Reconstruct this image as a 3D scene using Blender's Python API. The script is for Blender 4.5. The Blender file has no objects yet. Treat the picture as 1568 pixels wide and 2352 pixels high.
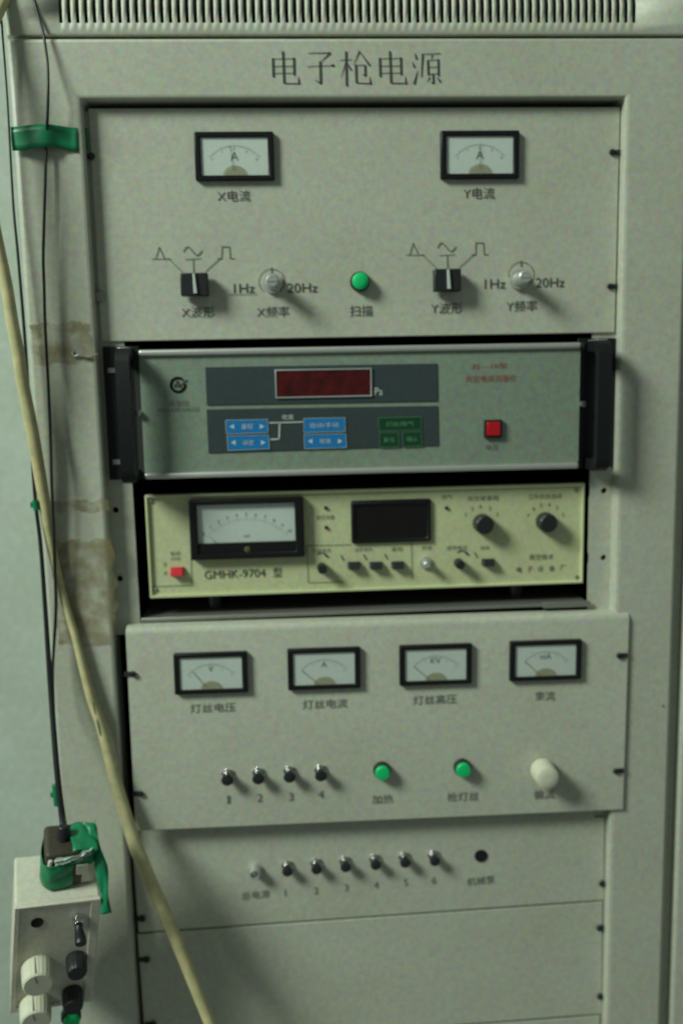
import bpy, bmesh, math, random
from mathutils import Vector, Matrix
random.seed(7)
SC = bpy.context.scene
COL = SC.collection

# ------------------------------------------------------------------ camera
PITCH, YAW, ROLL = 0.15123294, 0.06124494, 0.02273133
CAM = Vector((-0.07790513, -0.88077268, 0.13447886))
FPX, CX, CY = 2150.0, 784.0, 1176.0            # focal length and centre in units of a 1568 x 2352 frame
cp, sp, cy_, sy_ = math.cos(PITCH), math.sin(PITCH), math.cos(YAW), math.sin(YAW)
fwd = Vector((sy_*cp, cy_*cp, -sp))
rt0 = Vector((cy_, -sy_, 0.0)); dn0 = fwd.cross(rt0)
cr, sr = math.cos(ROLL), math.sin(ROLL)
RT = cr*rt0 + sr*dn0
DN = -sr*rt0 + cr*dn0
cam_d = bpy.data.cameras.new('camera'); cam = bpy.data.objects.new('camera', cam_d); COL.objects.link(cam)
cam.matrix_world = Matrix((( RT.x, -DN.x, -fwd.x, CAM.x), (RT.y, -DN.y, -fwd.y, CAM.y), (RT.z, -DN.z, -fwd.z, CAM.z), (0, 0, 0, 1)))
cam_d.sensor_fit = 'VERTICAL'; cam_d.sensor_height = 36.0; cam_d.lens = FPX/2352*36.0
cam_d.clip_start = 0.02; cam_d.clip_end = 50
cam_d.dof.use_dof = True; cam_d.dof.focus_distance = 0.70; cam_d.dof.aperture_fstop = 3.6
cam_d.dof.aperture_ratio = 1.0
SC.camera = cam

# ------------------------------------------------------------------ light
world = bpy.data.worlds.new('World'); SC.world = world; world.use_nodes = True
bg = world.node_tree.nodes['Background']
bg.inputs[0].default_value = (0.84, 1.0, 0.90, 1); bg.inputs[1].default_value = 0.135
ld = bpy.data.lights.new('ceiling_tube_light', 'AREA'); ld.shape = 'RECTANGLE'; ld.size = 0.95; ld.size_y = 0.95
ld.energy = 136; ld.color = (0.88, 1.0, 0.88)
lo = bpy.data.objects.new('ceiling_tube_light', ld); COL.objects.link(lo)
lo.location = (-2.55, -1.58, 2.22)
lo.rotation_euler = (Vector((0, 0, -0.05)) - Vector(lo.location)).to_track_quat('-Z', 'Y').to_euler()
SC.view_settings.view_transform = 'Standard'; SC.view_settings.look = 'None'
SC.view_settings.exposure = 0.0; SC.view_settings.gamma = 1.0; SC.view_settings.use_curve_mapping = False
SC.cycles.max_bounces = 6; SC.cycles.transparent_max_bounces = 8

# ------------------------------------------------------------------ materials
def mat(name, col, rough=0.5, metal=0.0, var=0.0, scale=300.0, bump=0.0, spec=0.5, stain=None, emit=None, wear=False):
    m = bpy.data.materials.new(name); m.use_nodes = True
    nt = m.node_tree; b = nt.nodes['Principled BSDF']
    b.inputs['Base Color'].default_value = (*col, 1); b.inputs['Roughness'].default_value = rough
    b.inputs['Metallic'].default_value = metal; b.inputs['Specular IOR Level'].default_value = spec
    last = None
    if var or stain or bump:
        tc = nt.nodes.new('ShaderNodeTexCoord')
    if var:
        n = nt.nodes.new('ShaderNodeTexNoise'); n.inputs['Scale'].default_value = scale; n.inputs['Detail'].default_value = 4
        nt.links.new(tc.outputs['Object'], n.inputs['Vector'])
        mx = nt.nodes.new('ShaderNodeMix'); mx.data_type = 'RGBA'; mx.blend_type = 'MIX'
        r = nt.nodes.new('ShaderNodeValToRGB')
        r.color_ramp.elements[0].position = 0.3; r.color_ramp.elements[1].position = 0.7
        r.color_ramp.elements[0].color = (*[c*(1-var*k) for c, k in zip(col, (1.25, .75, 1.0))], 1)
        r.color_ramp.elements[1].color = (*[min(1, c*(1+var*k)) for c, k in zip(col, (1.25, .75, 1.0))], 1)
        nt.links.new(n.outputs['Fac'], r.inputs['Fac'])
        n2 = nt.nodes.new('ShaderNodeTexNoise'); n2.inputs['Scale'].default_value = 9; n2.inputs['Detail'].default_value = 5
        nt.links.new(tc.outputs['Object'], n2.inputs['Vector'])
        r2 = nt.nodes.new('ShaderNodeValToRGB')
        r2.color_ramp.elements[0].position = 0.35; r2.color_ramp.elements[1].position = 0.75
        r2.color_ramp.elements[0].color = (1, 1, 1, 1); r2.color_ramp.elements[1].color = (1-var*1.2, 1-var*1.3, 1-var*1.8, 1)
        nt.links.new(n2.outputs['Fac'], r2.inputs['Fac'])
        mx.blend_type = 'MULTIPLY'; mx.inputs[0].default_value = 1
        nt.links.new(r.outputs[0], mx.inputs[6]); nt.links.new(r2.outputs[0], mx.inputs[7])
        last = mx.outputs[2]
        if wear:
            # uneven yellowing, faint colour mottle of old sprayed paint, hairline scratches
            n4 = nt.nodes.new('ShaderNodeTexNoise'); n4.inputs['Scale'].default_value = 150; n4.inputs['Detail'].default_value = 3
            nt.links.new(tc.outputs['Object'], n4.inputs['Vector'])
            m4 = nt.nodes.new('ShaderNodeMix'); m4.data_type = 'RGBA'; m4.blend_type = 'SOFT_LIGHT'; m4.inputs[0].default_value = 0.46
            nt.links.new(last, m4.inputs[6]); nt.links.new(n4.outputs['Color'], m4.inputs[7])
            mp5 = nt.nodes.new('ShaderNodeMapping'); mp5.inputs['Rotation'].default_value = (0, .5, 0); mp5.inputs['Scale'].default_value = (60, 60, 900)
            nt.links.new(tc.outputs['Object'], mp5.inputs[0])
            n5 = nt.nodes.new('ShaderNodeTexNoise'); n5.inputs['Scale'].default_value = 1; n5.inputs['Detail'].default_value = 2
            nt.links.new(mp5.outputs[0], n5.inputs['Vector'])
            r5 = nt.nodes.new('ShaderNodeMapRange'); r5.inputs[1].default_value = .74; r5.inputs[2].default_value = .80; r5.inputs[4].default_value = .5
            nt.links.new(n5.outputs['Fac'], r5.inputs[0])
            n6 = nt.nodes.new('ShaderNodeTexNoise'); n6.inputs['Scale'].default_value = 26; n6.inputs['Detail'].default_value = 8; n6.inputs['Roughness'].default_value = .7
            nt.links.new(tc.outputs['Object'], n6.inputs['Vector'])
            r6 = nt.nodes.new('ShaderNodeMapRange'); r6.inputs[1].default_value = .60; r6.inputs[2].default_value = .80; r6.inputs[4].default_value = .32
            nt.links.new(n6.outputs['Fac'], r6.inputs[0])
            mxx = nt.nodes.new('ShaderNodeMath'); mxx.operation = 'MAXIMUM'
            nt.links.new(r5.outputs[0], mxx.inputs[0]); nt.links.new(r6.outputs[0], mxx.inputs[1])
            m5 = nt.nodes.new('ShaderNodeMix'); m5.data_type = 'RGBA'; m5.inputs[7].default_value = (.20, .17, .10, 1)
            nt.links.new(mxx.outputs[0], m5.inputs[0]); nt.links.new(m4.outputs[2], m5.inputs[6])
            last = m5.outputs[2]
    if stain:
        # blotches of brown glue residue, only inside a soft region of the object (x0,x1,z0,z1)
        x0, x1, z0, z1, scol = stain
        sep = nt.nodes.new('ShaderNodeSeparateXYZ'); nt.links.new(tc.outputs['Object'], sep.inputs[0])
        def band(sock, a, b, s):
            p = nt.nodes.new('ShaderNodeMapRange'); p.inputs[1].default_value = a-s; p.inputs[2].default_value = a+s
            nt.links.new(sock, p.inputs[0])
            q = nt.nodes.new('ShaderNodeMapRange'); q.inputs[1].default_value = b+s; q.inputs[2].default_value = b-s
            nt.links.new(sock, q.inputs[0])
            mm = nt.nodes.new('ShaderNodeMath'); mm.operation = 'MULTIPLY'
            nt.links.new(p.outputs[0], mm.inputs[0]); nt.links.new(q.outputs[0], mm.inputs[1]); return mm.outputs[0]
        bx, bz = band(sep.outputs[0], x0, x1, 0.006), band(sep.outputs[2], z0, z1, 0.03)
        m1 = nt.nodes.new('ShaderNodeMath'); m1.operation = 'MULTIPLY'
        nt.links.new(bx, m1.inputs[0]); nt.links.new(bz, m1.inputs[1])
        mp = nt.nodes.new('ShaderNodeMapping'); mp.inputs['Scale'].default_value = (70, 70, 22)
        nt.links.new(tc.outputs['Object'], mp.inputs[0])
        n3 = nt.nodes.new('ShaderNodeTexNoise'); n3.inputs['Scale'].default_value = 1.0; n3.inputs['Detail'].default_value = 6
        nt.links.new(mp.outputs[0], n3.inputs['Vector'])
        rr = nt.nodes.new('ShaderNodeMapRange'); rr.inputs[1].default_value = 0.44; rr.inputs[2].default_value = 0.62
        nt.links.new(n3.outputs['Fac'], rr.inputs[0])
        m2 = nt.nodes.new('ShaderNodeMath'); m2.operation = 'MULTIPLY'
        nt.links.new(m1.outputs[0], m2.inputs[0]); nt.links.new(rr.outputs[0], m2.inputs[1])
        m3 = nt.nodes.new('ShaderNodeMath'); m3.operation = 'MULTIPLY'; m3.inputs[1].default_value = 0.68
        nt.links.new(m2.outputs[0], m3.inputs[0])
        ms = nt.nodes.new('ShaderNodeMix'); ms.data_type = 'RGBA'
        nt.links.new(m3.outputs[0], ms.inputs[0])
        if last: nt.links.new(last, ms.inputs[6])
        else: ms.inputs[6].default_value = (*col, 1)
        ms.inputs[7].default_value = (*scol, 1); last = ms.outputs[2]
    if last: nt.links.new(last, b.inputs['Base Color'])
    if bump:
        nb = nt.nodes.new('ShaderNodeTexNoise'); nb.inputs['Scale'].default_value = 900; nb.inputs['Detail'].default_value = 2
        nt.links.new(tc.outputs['Object'], nb.inputs['Vector'])
        bp = nt.nodes.new('ShaderNodeBump'); bp.inputs['Strength'].default_value = bump; bp.inputs['Distance'].default_value = 0.0004
        nt.links.new(nb.outputs['Fac'], bp.inputs['Height']); nt.links.new(bp.outputs[0], b.inputs['Normal'])
    if emit:
        b.inputs['Emission Color'].default_value = (*emit[:3], 1); b.inputs['Emission Strength'].default_value = emit[3]
    return m

def film(name, col, alpha, rough=0.3, patchy=0.0):
    m = bpy.data.materials.new(name); m.use_nodes = True; nt = m.node_tree
    out = nt.nodes['Material Output']; b = nt.nodes['Principled BSDF']
    b.inputs['Base Color'].default_value = (*col, 1); b.inputs['Roughness'].default_value = rough
    b.inputs['Alpha'].default_value = alpha
    if patchy:                                  # worn away in places
        tc = nt.nodes.new('ShaderNodeTexCoord'); n = nt.nodes.new('ShaderNodeTexNoise'); n.inputs['Scale'].default_value = patchy; n.inputs['Detail'].default_value = 6
        nt.links.new(tc.outputs['Object'], n.inputs['Vector'])
        r = nt.nodes.new('ShaderNodeMapRange'); r.inputs[1].default_value = .38; r.inputs[2].default_value = .66; r.inputs[3].default_value = .02; r.inputs[4].default_value = alpha
        nt.links.new(n.outputs['Fac'], r.inputs[0]); nt.links.new(r.outputs[0], b.inputs['Alpha'])
    return m

def glass_mat(name):
    m = bpy.data.materials.new(name); m.use_nodes = True; nt = m.node_tree
    out = nt.nodes['Material Output']; nt.nodes.remove(nt.nodes['Principled BSDF'])
    t = nt.nodes.new('ShaderNodeBsdfTransparent'); t.inputs[0].default_value = (0.96, 0.98, 0.97, 1)
    g = nt.nodes.new('ShaderNodeBsdfGlossy'); g.inputs['Roughness'].default_value = 0.04
    lw = nt.nodes.new('ShaderNodeLayerWeight'); lw.inputs[0].default_value = 0.5
    pw = nt.nodes.new('ShaderNodeMath'); pw.operation = 'POWER'; pw.inputs[1].default_value = 4.0
    nt.links.new(lw.outputs['Facing'], pw.inputs[0])
    f = nt.nodes.new('ShaderNodeMath'); f.operation = 'MULTIPLY_ADD'; f.inputs[1].default_value = 0.6; f.inputs[2].default_value = 0.03
    nt.links.new(pw.outputs[0], f.inputs[0])
    x = nt.nodes.new('ShaderNodeMixShader')
    nt.links.new(f.outputs[0], x.inputs[0]); nt.links.new(t.outputs[0], x.inputs[1]); nt.links.new(g.outputs[0], x.inputs[2])
    nt.links.new(x.outputs[0], out.inputs[0]); return m

PB = (0.50, 0.515, 0.425)
M = dict(
    paint=mat('beige_paint', PB, .48, wear=True, var=.07, scale=260, bump=.25),
    frame=mat('beige_frame_paint', PB, .45, wear=True, var=.07, scale=260, bump=.25, stain=(-.290, -.232, -.185, .120, (.24, .18, .075))),
    pend=mat('cream_box_paint', (.63, .61, .51), .45, wear=True, var=.08, scale=260, bump=.2),
    wall=mat('pale_green_wall', (.46, .525, .465), .8, var=.10, scale=120),
    dark=mat('unlit_interior_dark', (.022, .024, .021), .8),  # near-black colour stands in for the lack of light inside
    hole=mat('black_void', (.004, .004, .004), .9),
    steel=mat('zinc_steel', (.36, .36, .33), .45, metal=.7, var=.1),
    alu=mat('brushed_aluminium', (.62, .63, .60), .38, metal=.6, var=.06),
    chrome=mat('chrome', (.72, .72, .70), .18, metal=1.0),
    black=mat('black_plastic', (.018, .020, .022), .42, var=.1),
    handle=mat('black_anodised', (.010, .012, .013), .5, var=.2, spec=.3),
    bezel=mat('black_bezel', (.008, .009, .009), .42, spec=.3),
    dial=mat('white_dial', (.80, .83, .79), .55, var=.04),
    amber=film('amber_plastic', (.42, .36, .15), .28),
    darkwin=mat('smoked_window', (.007, .005, .005), .2),
    brown=mat('dark_brown_plastic', (.055, .045, .032), .5, var=.2),
    glass=glass_mat('clear_cover'),
    ink=mat('black_ink', (.06, .065, .058), .7),
    ink2=mat('faded_ink', (.14, .15, .125), .7),
    redink=mat('red_ink', (.30, .085, .055), .7),
    white=mat('white_print', (.55, .60, .56), .6),
    greenink=mat('green_print', (.10, .32, .14), .6),
    face2=mat('grey_green_panel', (.235, .295, .232), .42, wear=True, var=.06),
    inset=mat('slate_membrane', (.043, .062, .066), .4, var=.1),
    blue=mat('blue_key', (.010, .20, .52), .4, var=.05),
    gkey=mat('dark_green_key', (.006, .05, .022), .4),
    redwin=mat('dark_red_window', (.072, .005, .006), .25, var=.4, scale=110),
    redbtn=mat('red_button', (.50, .006, .012), .35),
    redrock=mat('red_rocker', (.62, .03, .045), .3),
    face3=mat('yellow_green_panel', (.58, .61, .36), .5, wear=True, var=.06),
    rim3=mat('pale_green_rim', (.60, .65, .38), .45, var=.05),
    lens=mat('green_lens', (.008, .56, .17), .45, spec=.3),
    ivory=mat('ivory_knob', (.66, .66, .52), .35, var=.04),
    hose=mat('yellow_hose', (.64, .59, .33), .42, var=.16, scale=90),
    cable=mat('black_cable', (.014, .016, .015), .45),
    gtape=mat('green_tape', (.006, .215, .090), .38, var=.2, scale=60),
    ytape=film('yellowed_tape', (.33, .26, .11), .34, .4, patchy=55),
    clear=film('clear_plastic', (.50, .60, .52), .6, .35),
)

# ------------------------------------------------------------------ helpers
def ray(px, py, y):
    d = RT*((px-CX)/FPX) + DN*((py-CY)/FPX) + fwd
    return CAM + d*((y-CAM.y)/d.y)

def obj(name, bm, m, parent=None, bevel=0, seg=2, smooth=True, solid=0):
    me = bpy.data.meshes.new(name)
    if isinstance(bm, bmesh.types.BMesh):
        bmesh.ops.recalc_face_normals(bm, faces=bm.faces)
        bm.to_mesh(me); bm.free()
    me.materials.append(m)
    if smooth:
        for p in me.polygons: p.use_smooth = True
        try: me.set_sharp_from_angle(angle=math.radians(38))
        except Exception: pass
    o = bpy.data.objects.new(name, me); COL.objects.link(o)
    if parent: o.parent = parent
    if solid:
        s = o.modifiers.new('thick', 'SOLIDIFY'); s.thickness = solid; s.offset = 1
    if bevel:
        b = o.modifiers.new('bevel', 'BEVEL'); b.width = bevel; b.segments = seg; b.limit_method = 'ANGLE'; b.angle_limit = math.radians(50)
        b.harden_normals = False
    return o

def tag(o, label=None, cat=None, group=None, kind=None):
    if label: o['label'] = label
    if cat: o['category'] = cat
    if group: o['group'] = group
    if kind: o['kind'] = kind
    return o

def thing(name, label, cat, loc, roll=0.0, group=None):
    o = bpy.data.objects.new(name, None); COL.objects.link(o); o.empty_display_size = .02
    o.location = loc; o.rotation_euler = (0, roll, 0)
    return tag(o, label, cat, group)

class Unit:                                     # a unit with its own plane and tilt
    def __init__(s, root):
        s.root = root
        s.mw = Matrix.Translation(root.location) @ root.rotation_euler.to_matrix().to_4x4()
        s.inv = s.mw.inverted(); s.o = s.inv @ CAM
    def at(s, px, py, d=0.0):                   # where the sight line meets the local plane y = d
        q = s.inv @ ray(px, py, 1.0)-s.o
        return s.o + q*((d-s.o.y)/q.y)

def new(): return bmesh.new()
def box(bm, x0, x1, y0, y1, z0, z1):
    v = [bm.verts.new((x, y, z)) for x in (x0, x1) for y in (y0, y1) for z in (z0, z1)]
    for f in ((0,1,3,2), (4,6,7,5), (0,4,5,1), (2,3,7,6), (0,2,6,4), (1,5,7,3)): bm.faces.new([v[i] for i in f])
    return v
def quadbox(bm, c4, y0, y1):                    # c4: four local points (x,z) in order; prism between two depths
    a = [bm.verts.new((p[0], y0, p[1])) for p in c4]; b = [bm.verts.new((p[0], y1, p[1])) for p in c4]
    n = len(c4)
    bm.faces.new(a); bm.faces.new(b[::-1])
    for i in range(n): bm.faces.new((a[i], b[i], b[(i+1) % n], a[(i+1) % n]))
def ring(bm, o, i, yb, yf, yi):                 # rectangular bezel: o,i = (x0,x1,z0,z1); yb back, yf front, yi inner back
    def c(r, y): return [bm.verts.new(p) for p in ((r[0], y, r[2]), (r[1], y, r[2]), (r[1], y, r[3]), (r[0], y, r[3]))]
    of, ob, inf, ib = c(o, yf), c(o, yb), c(i, yf), c(i, yi)
    for k in range(4):
        j = (k+1) % 4
        bm.faces.new((of[k], of[j], inf[j], inf[k])); bm.faces.new((ob[k], ob[j], of[j], of[k])); bm.faces.new((inf[k], inf[j], ib[j], ib[k]))
def cyl(bm, p0, p1, r0, r1=None, seg=28, cap=True, flute=0):
    r1 = r0 if r1 is None else r1
    p0, p1 = Vector(p0), Vector(p1); ax = (p1-p0).normalized()
    u = ax.orthogonal().normalized(); w = ax.cross(u)
    def circ(p, r): return [bm.verts.new(p + (u*math.cos(t)+w*math.sin(t))*r*(1-(flute if k % 2 else 0))) for k, t in ((k, 2*math.pi*k/seg) for k in range(seg))]
    a, b = circ(p0, r0), circ(p1, r1)
    for k in range(seg): bm.faces.new((a[k], a[(k+1) % seg], b[(k+1) % seg], b[k]))
    if cap: bm.faces.new(a[::-1]); bm.faces.new(b)
def lathe(bm, c, prof, seg=32, flute=0, fl_from=99):   # prof: (radius, y) around the y axis through c
    rows = []
    for n, (r, y) in enumerate(prof):
        rows.append([bm.verts.new((c[0]+r*(1-(flute if (k//2) % 2 and n >= fl_from and r > 0 else 0))*math.cos(2*math.pi*k/seg), c[1]+y, c[2]+r*(1-(flute if (k//2) % 2 and n >= fl_from else 0))*math.sin(2*math.pi*k/seg))) for k in range(seg)])
    for a, b in zip(rows, rows[1:]):
        for k in range(seg): bm.faces.new((a[k], a[(k+1) % seg], b[(k+1) % seg], b[k]))
    bm.faces.new(rows[0][::-1]); bm.faces.new(rows[-1])
def catmull(pts, n=8):
    out = []
    P = [pts[0]]+list(pts)+[pts[-1]]
    for i in range(1, len(P)-2):
        a, b, c, d = P[i-1], P[i], P[i+1], P[i+2]
        for k in range(n):
            t = k/n
            out.append(tuple(0.5*(2*b[j]+(c[j]-a[j])*t+(2*a[j]-5*b[j]+4*c[j]-d[j])*t*t+(3*b[j]-a[j]-3*c[j]+d[j])*t**3) for j in range(len(b))))
    out.append(tuple(pts[-1])); return out
def tube(bm, pts, seg=14, n=6, flat=1.0):       # pts: (x,y,z,r)
    Q = catmull(pts, n); rows = []
    for i, q in enumerate(Q):
        p = Vector(q[:3]); a = Vector(Q[max(0, i-1)][:3]); b = Vector(Q[min(len(Q)-1, i+1)][:3])
        ax = (b-a).normalized(); u = ax.cross(Vector((0, 1, 0))).normalized(); w = ax.cross(u)
        rows.append([bm.verts.new(p+(u*math.cos(2*math.pi*k/seg)+w*math.sin(2*math.pi*k/seg)*flat)*q[3]) for k in range(seg)])
    for a, b in zip(rows, rows[1:]):
        for k in range(seg): bm.faces.new((a[k], a[(k+1) % seg], b[(k+1) % seg], b[k]))
    bm.faces.new(rows[0][::-1]); bm.faces.new(rows[-1])
def line(bm, pts, w, y):                        # thin printed line through local (x,z) points
    for a, b in zip(pts, pts[1:]):
        a, b = Vector(a), Vector(b)
        if (b-a).length < 1e-6: continue
        t = (b-a).normalized(); n = Vector((-t.y, t.x))*w/2; a2, b2 = a-t*w*.3, b+t*w*.3
        bm.faces.new([bm.verts.new((p.x, y, p.y)) for p in (a2-n, b2-n, b2+n, a2+n)])
def text(bm, s, x, z, h, y, w=None, rot=0.0):   # print s centred on local (x,z), h tall; squeezed to width w if given
    cu = bpy.data.curves.new('lettering_source', 'FONT'); cu.body = s; cu.size = 1; cu.resolution_u = 3
    o = bpy.data.objects.new('lettering_source', cu); COL.objects.link(o)
    bpy.context.view_layer.update()
    dg = bpy.context.evaluated_depsgraph_get()
    me = bpy.data.meshes.new_from_object(o.evaluated_get(dg))
    vs = [v.co for v in me.vertices]
    if vs:
        x0, x1 = min(v.x for v in vs), max(v.x for v in vs); y0, y1 = min(v.y for v in vs), max(v.y for v in vs)
        sz = h/max(1e-6, (y1-y0)); sx = (w/(x1-x0)) if w else sz
        c, sn = math.cos(rot), math.sin(rot)
        nv = []
        for v in vs:
            a, b = (v.x-(x0+x1)/2)*sx, (v.y-(y0+y1)/2)*sz
            nv.append(bm.verts.new((x+a*c-b*sn, y, z+a*sn+b*c)))
        for p in me.polygons:
            try: bm.faces.new([nv[i] for i in p.vertices])
            except ValueError: pass
    bpy.data.objects.remove(o); bpy.data.curves.remove(cu); bpy.data.meshes.remove(me)

MM = 0.001
INK = -0.0006

# ================================================================== background
bm = new(); box(bm, -3, 3, .62, .72, -1.6, 2.2)
tag(obj('wall', bm, M['wall']), kind='structure')

# ================================================================== cabinet
cab = thing('equipment_cabinet', 'tall beige steel instrument cabinet with slotted top and Chinese title over its opening', 'cabinet', (0, 0, -.95))
Z0 = .95                                        # cabinet children are stored relative to the base
def cz(z): return z+Z0
XL, XR, OX0, OX1, OZ1, HZ = -.3055, .3045, -.2445, .2441, .3745, .4248
bm = new(); ring(bm, (XL, XR, 0, cz(HZ)), (OX0, OX1, .01, cz(OZ1)), .045, 0, .032)
fr = obj('front_frame', bm, M['frame'], cab, bevel=.0036, seg=4)
fr.modifiers['bevel'].angle_limit = math.radians(40)
# outer shell, open at the front
bm = new()
for a in ((XL+.001, XL+.0025, .046, .6, 0, cz(HZ)), (XR-.0025, XR-.001, .046, .6, 0, cz(HZ)), (XL+.001, XR-.001, .6005, .602, 0, cz(HZ))): box(bm, *a)
obj('side_panels', bm, M['paint'], cab)
bm = new()
for a in ((XL+.004, XL+.006, .047, .58, .002, cz(.418)), (XR-.006, XR-.004, .047, .58, .002, cz(.418)), (XL+.004, XR-.004, .581, .583, .002, cz(.418)),
          (XL+.0062, XR-.0062, .047, .58, cz(.4185), cz(.4200)), (XL+.0062, XR-.0062, .047, .58, .001, .003)): box(bm, *a)
obj('interior_shade_box', bm, M['dark'], cab)  # added box, coloured near-black in place of beige walls left unlit
# top cover with real ventilation slots over its rounded front edge
R0, ZC0, ZF = .022, cz(HZ+.0024), cz(.449)
prof = [(.014, ZC0), (.002, ZC0), (.0006, ZC0+.0006), (0, ZC0+.002)]
zs0 = cz(.4372)
prof += [(0, zs0)]; i_s0 = len(prof)-1
prof += [(0, ZF)]
for k in range(1, 13):
    t = math.radians(90*k/12); prof.append((R0-R0*math.cos(t), ZF+R0*math.sin(t)))
    if k == 9: i_s1 = len(prof)-1
prof += [(.3, ZF+R0), (.602, ZF+R0)]
s_first, s_last, NS = ray(140, 40, .0).x, ray(1455, 40, .0).x, 71
xs = [XL, XL+.004]
slots = []
for k in range(NS):
    c = s_first+(s_last-s_first)*k/(NS-1); slots.append(len(xs)); xs += [c-.00150, c+.00150]
xs += [XR-.004, XR]
bm = new()
def inset_y(i): return .004 if i in (0, len(xs)-1) else 0
grid = [[bm.verts.new((x, p[0]+(.0035 if i in (0, len(xs)-1) else 0), p[1]-(.0015 if i in (0, len(xs)-1) and j > i_s1 else 0))) for j, p in enumerate(prof)] for i, x in enumerate(xs)]
for i in range(len(xs)-1):
    for j in range(len(prof)-1):
        if i in slots and i_s0 <= j < i_s1: continue
        bm.faces.new((grid[i][j], grid[i][j+1], grid[i+1][j+1], grid[i+1][j]))
tc_ = obj('top_cover', bm, M['paint'], cab, solid=-.0009)
bm = new()
box(bm, XL+.006, XL+.0075, .03, .6, cz(HZ+.004), ZF+R0-.003); box(bm, XR-.0075, XR-.006, .03, .6, cz(HZ+.004), ZF+R0-.003)
box(bm, XL+.008, XR-.008, .59, .592, cz(HZ+.004), ZF+R0-.003); box(bm, XL+.008, XR-.008, .03, .589, cz(HZ+.002), cz(HZ+.003))
obj('vent_shade_box', bm, M['dark'], cab)  # added dark box behind the slots, shade put into its colour
# mounting rails with punched holes
def rail(x0, x1, holes, zlow=.02):
    bm = new(); r = .0030
    zc = sorted(holes, key=lambda h: h[1]); zs = [.02]
    cuts = []
    for hx, hz in zc: cuts.append((hx, cz(hz)))
    z = zlow
    for hx, hz in cuts:
        box(bm, x0, x1, .0148, .0168, z, hz-r-.002); z = hz+r+.002
        # square ring with an octagonal hole
        N = 12
        o = [(x0, hz-r-.002), (x1, hz-r-.002), (x1, hz+r+.002), (x0, hz+r+.002)]
        inner = [bm.verts.new((hx+r*math.cos(2*math.pi*k/N), .0148, hz+r*math.sin(2*math.pi*k/N))) for k in range(N)]
        innb = [bm.verts.new((v.co.x, .0168, v.co.z)) for v in inner]
        ov = [bm.verts.new((p[0], .0148, p[1])) for p in o]
        for k in range(N): bm.faces.new((inner[k], inner[(k+1) % N], innb[(k+1) % N], innb[k]))
        for q, corner in enumerate((2, 3, 0, 1)):     # quadrants
            ks = [(q*3+t) % N for t in range(4)]
            bm.faces.new([ov[corner]]+[inner[k] for k in ks][::-1])
        for q, (a, b) in enumerate(((1, 2), (2, 3), (3, 0), (0, 1))):
            bm.faces.new((ov[a], ov[b], inner[(q*3) % N]))
    box(bm, x0, x1, .0148, .0168, z, cz(.368))
    box(bm, (x0 if x0 < 0 else x1-.002), (x0+.002 if x0 < 0 else x1), .0170, .05, zlow, cz(.368))
    return obj('mounting_rail', bm, M['paint'], cab, smooth=False)
hl = [ray(265, 1172, .0125), ray(275, 1330, .0125)]; hr = [ray(1388, 1128, .0125), ray(1387, 1282, .0125)]
rail(OX0-.004, -.2215, [(h.x, h.z) for h in hl], cz(-.116)); rail(.2215, OX1+.004, [(h.x, h.z) for h in hr])
# the title, strokes of a Song typeface: heavy verticals, hairline horizontals
S1 = [(95,150,100,300,14,14),(175,95,185,350,14,14),(262,145,265,285,14,14),(185,349,300,351,6,6),(297,295,304,356,3,14),(95,155,262,152,4,4),(97,214,263,212,4,4),(98,270,265,268,4,4)]
T = list(S1)+[(a+847, b-2, c+847, d-2, e, f) for a, b, c, d, e, f in S1]
T += [(375,110,552,106,4,6),(552,105,474,178,12,4),(470,175,475,350,15,15),(478,352,428,322,12,3),(365,215,585,208,4,4),(552,208,580,206,4,20)]
T += [(675,95,680,370,14,14),(628,165,722,160,4,4),(672,190,634,300,8,3),(688,192,716,245,4,12),(782,92,732,205,9,3),(782,96,864,208,4,13),(752,200,758,346,14,14),(755,206,826,204,4,4),(825,204,828,290,13,13),(828,290,806,278,9,3),(760,346,868,350,6,6),(862,296,870,356,3,14)]
T += [(1222,110,1234,158,5,15),(1202,182,1217,222,5,15),(1243,245,1214,355,3,16),(1275,117,1425,112,4,5),(1282,115,1272,300,13,6),(1358,120,1350,160,9,3),(1322,165,1328,285,13,13),(1405,157,1408,290,13,13),(1322,166,1405,163,4,4),(1325,222,1406,219,4,4),(1328,275,1407,272,4,4),(1364,275,1368,350,13,13),(1366,352,1345,335,10,3),(1338,300,1318,338,10,3),(1396,298,1424,338,4,15)]
bm = new()
for x0, y0, x1, y1, w0, w1 in T:
    a = [((660+x/3.136)*.90741, (100+y/3.136)*.90741) for x, y in ((x0, y0), (x1, y1))]
    p, q = ray(*a[0], 0), ray(*a[1], 0); p, q = Vector((p.x, p.z)), Vector((q.x, q.z))
    t = (q-p).normalized(); n = Vector((-t.y, t.x)); k = 1.2*.39*MM*.90741/3.136/2
    bm.faces.new([bm.verts.new((c.x, INK, cz(c.y))) for c in (p-n*w0*k, q-n*w1*k, q+n*w1*k, p+n*w0*k)])
obj('title_lettering', bm, M['ink'], cab, smooth=False)
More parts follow.
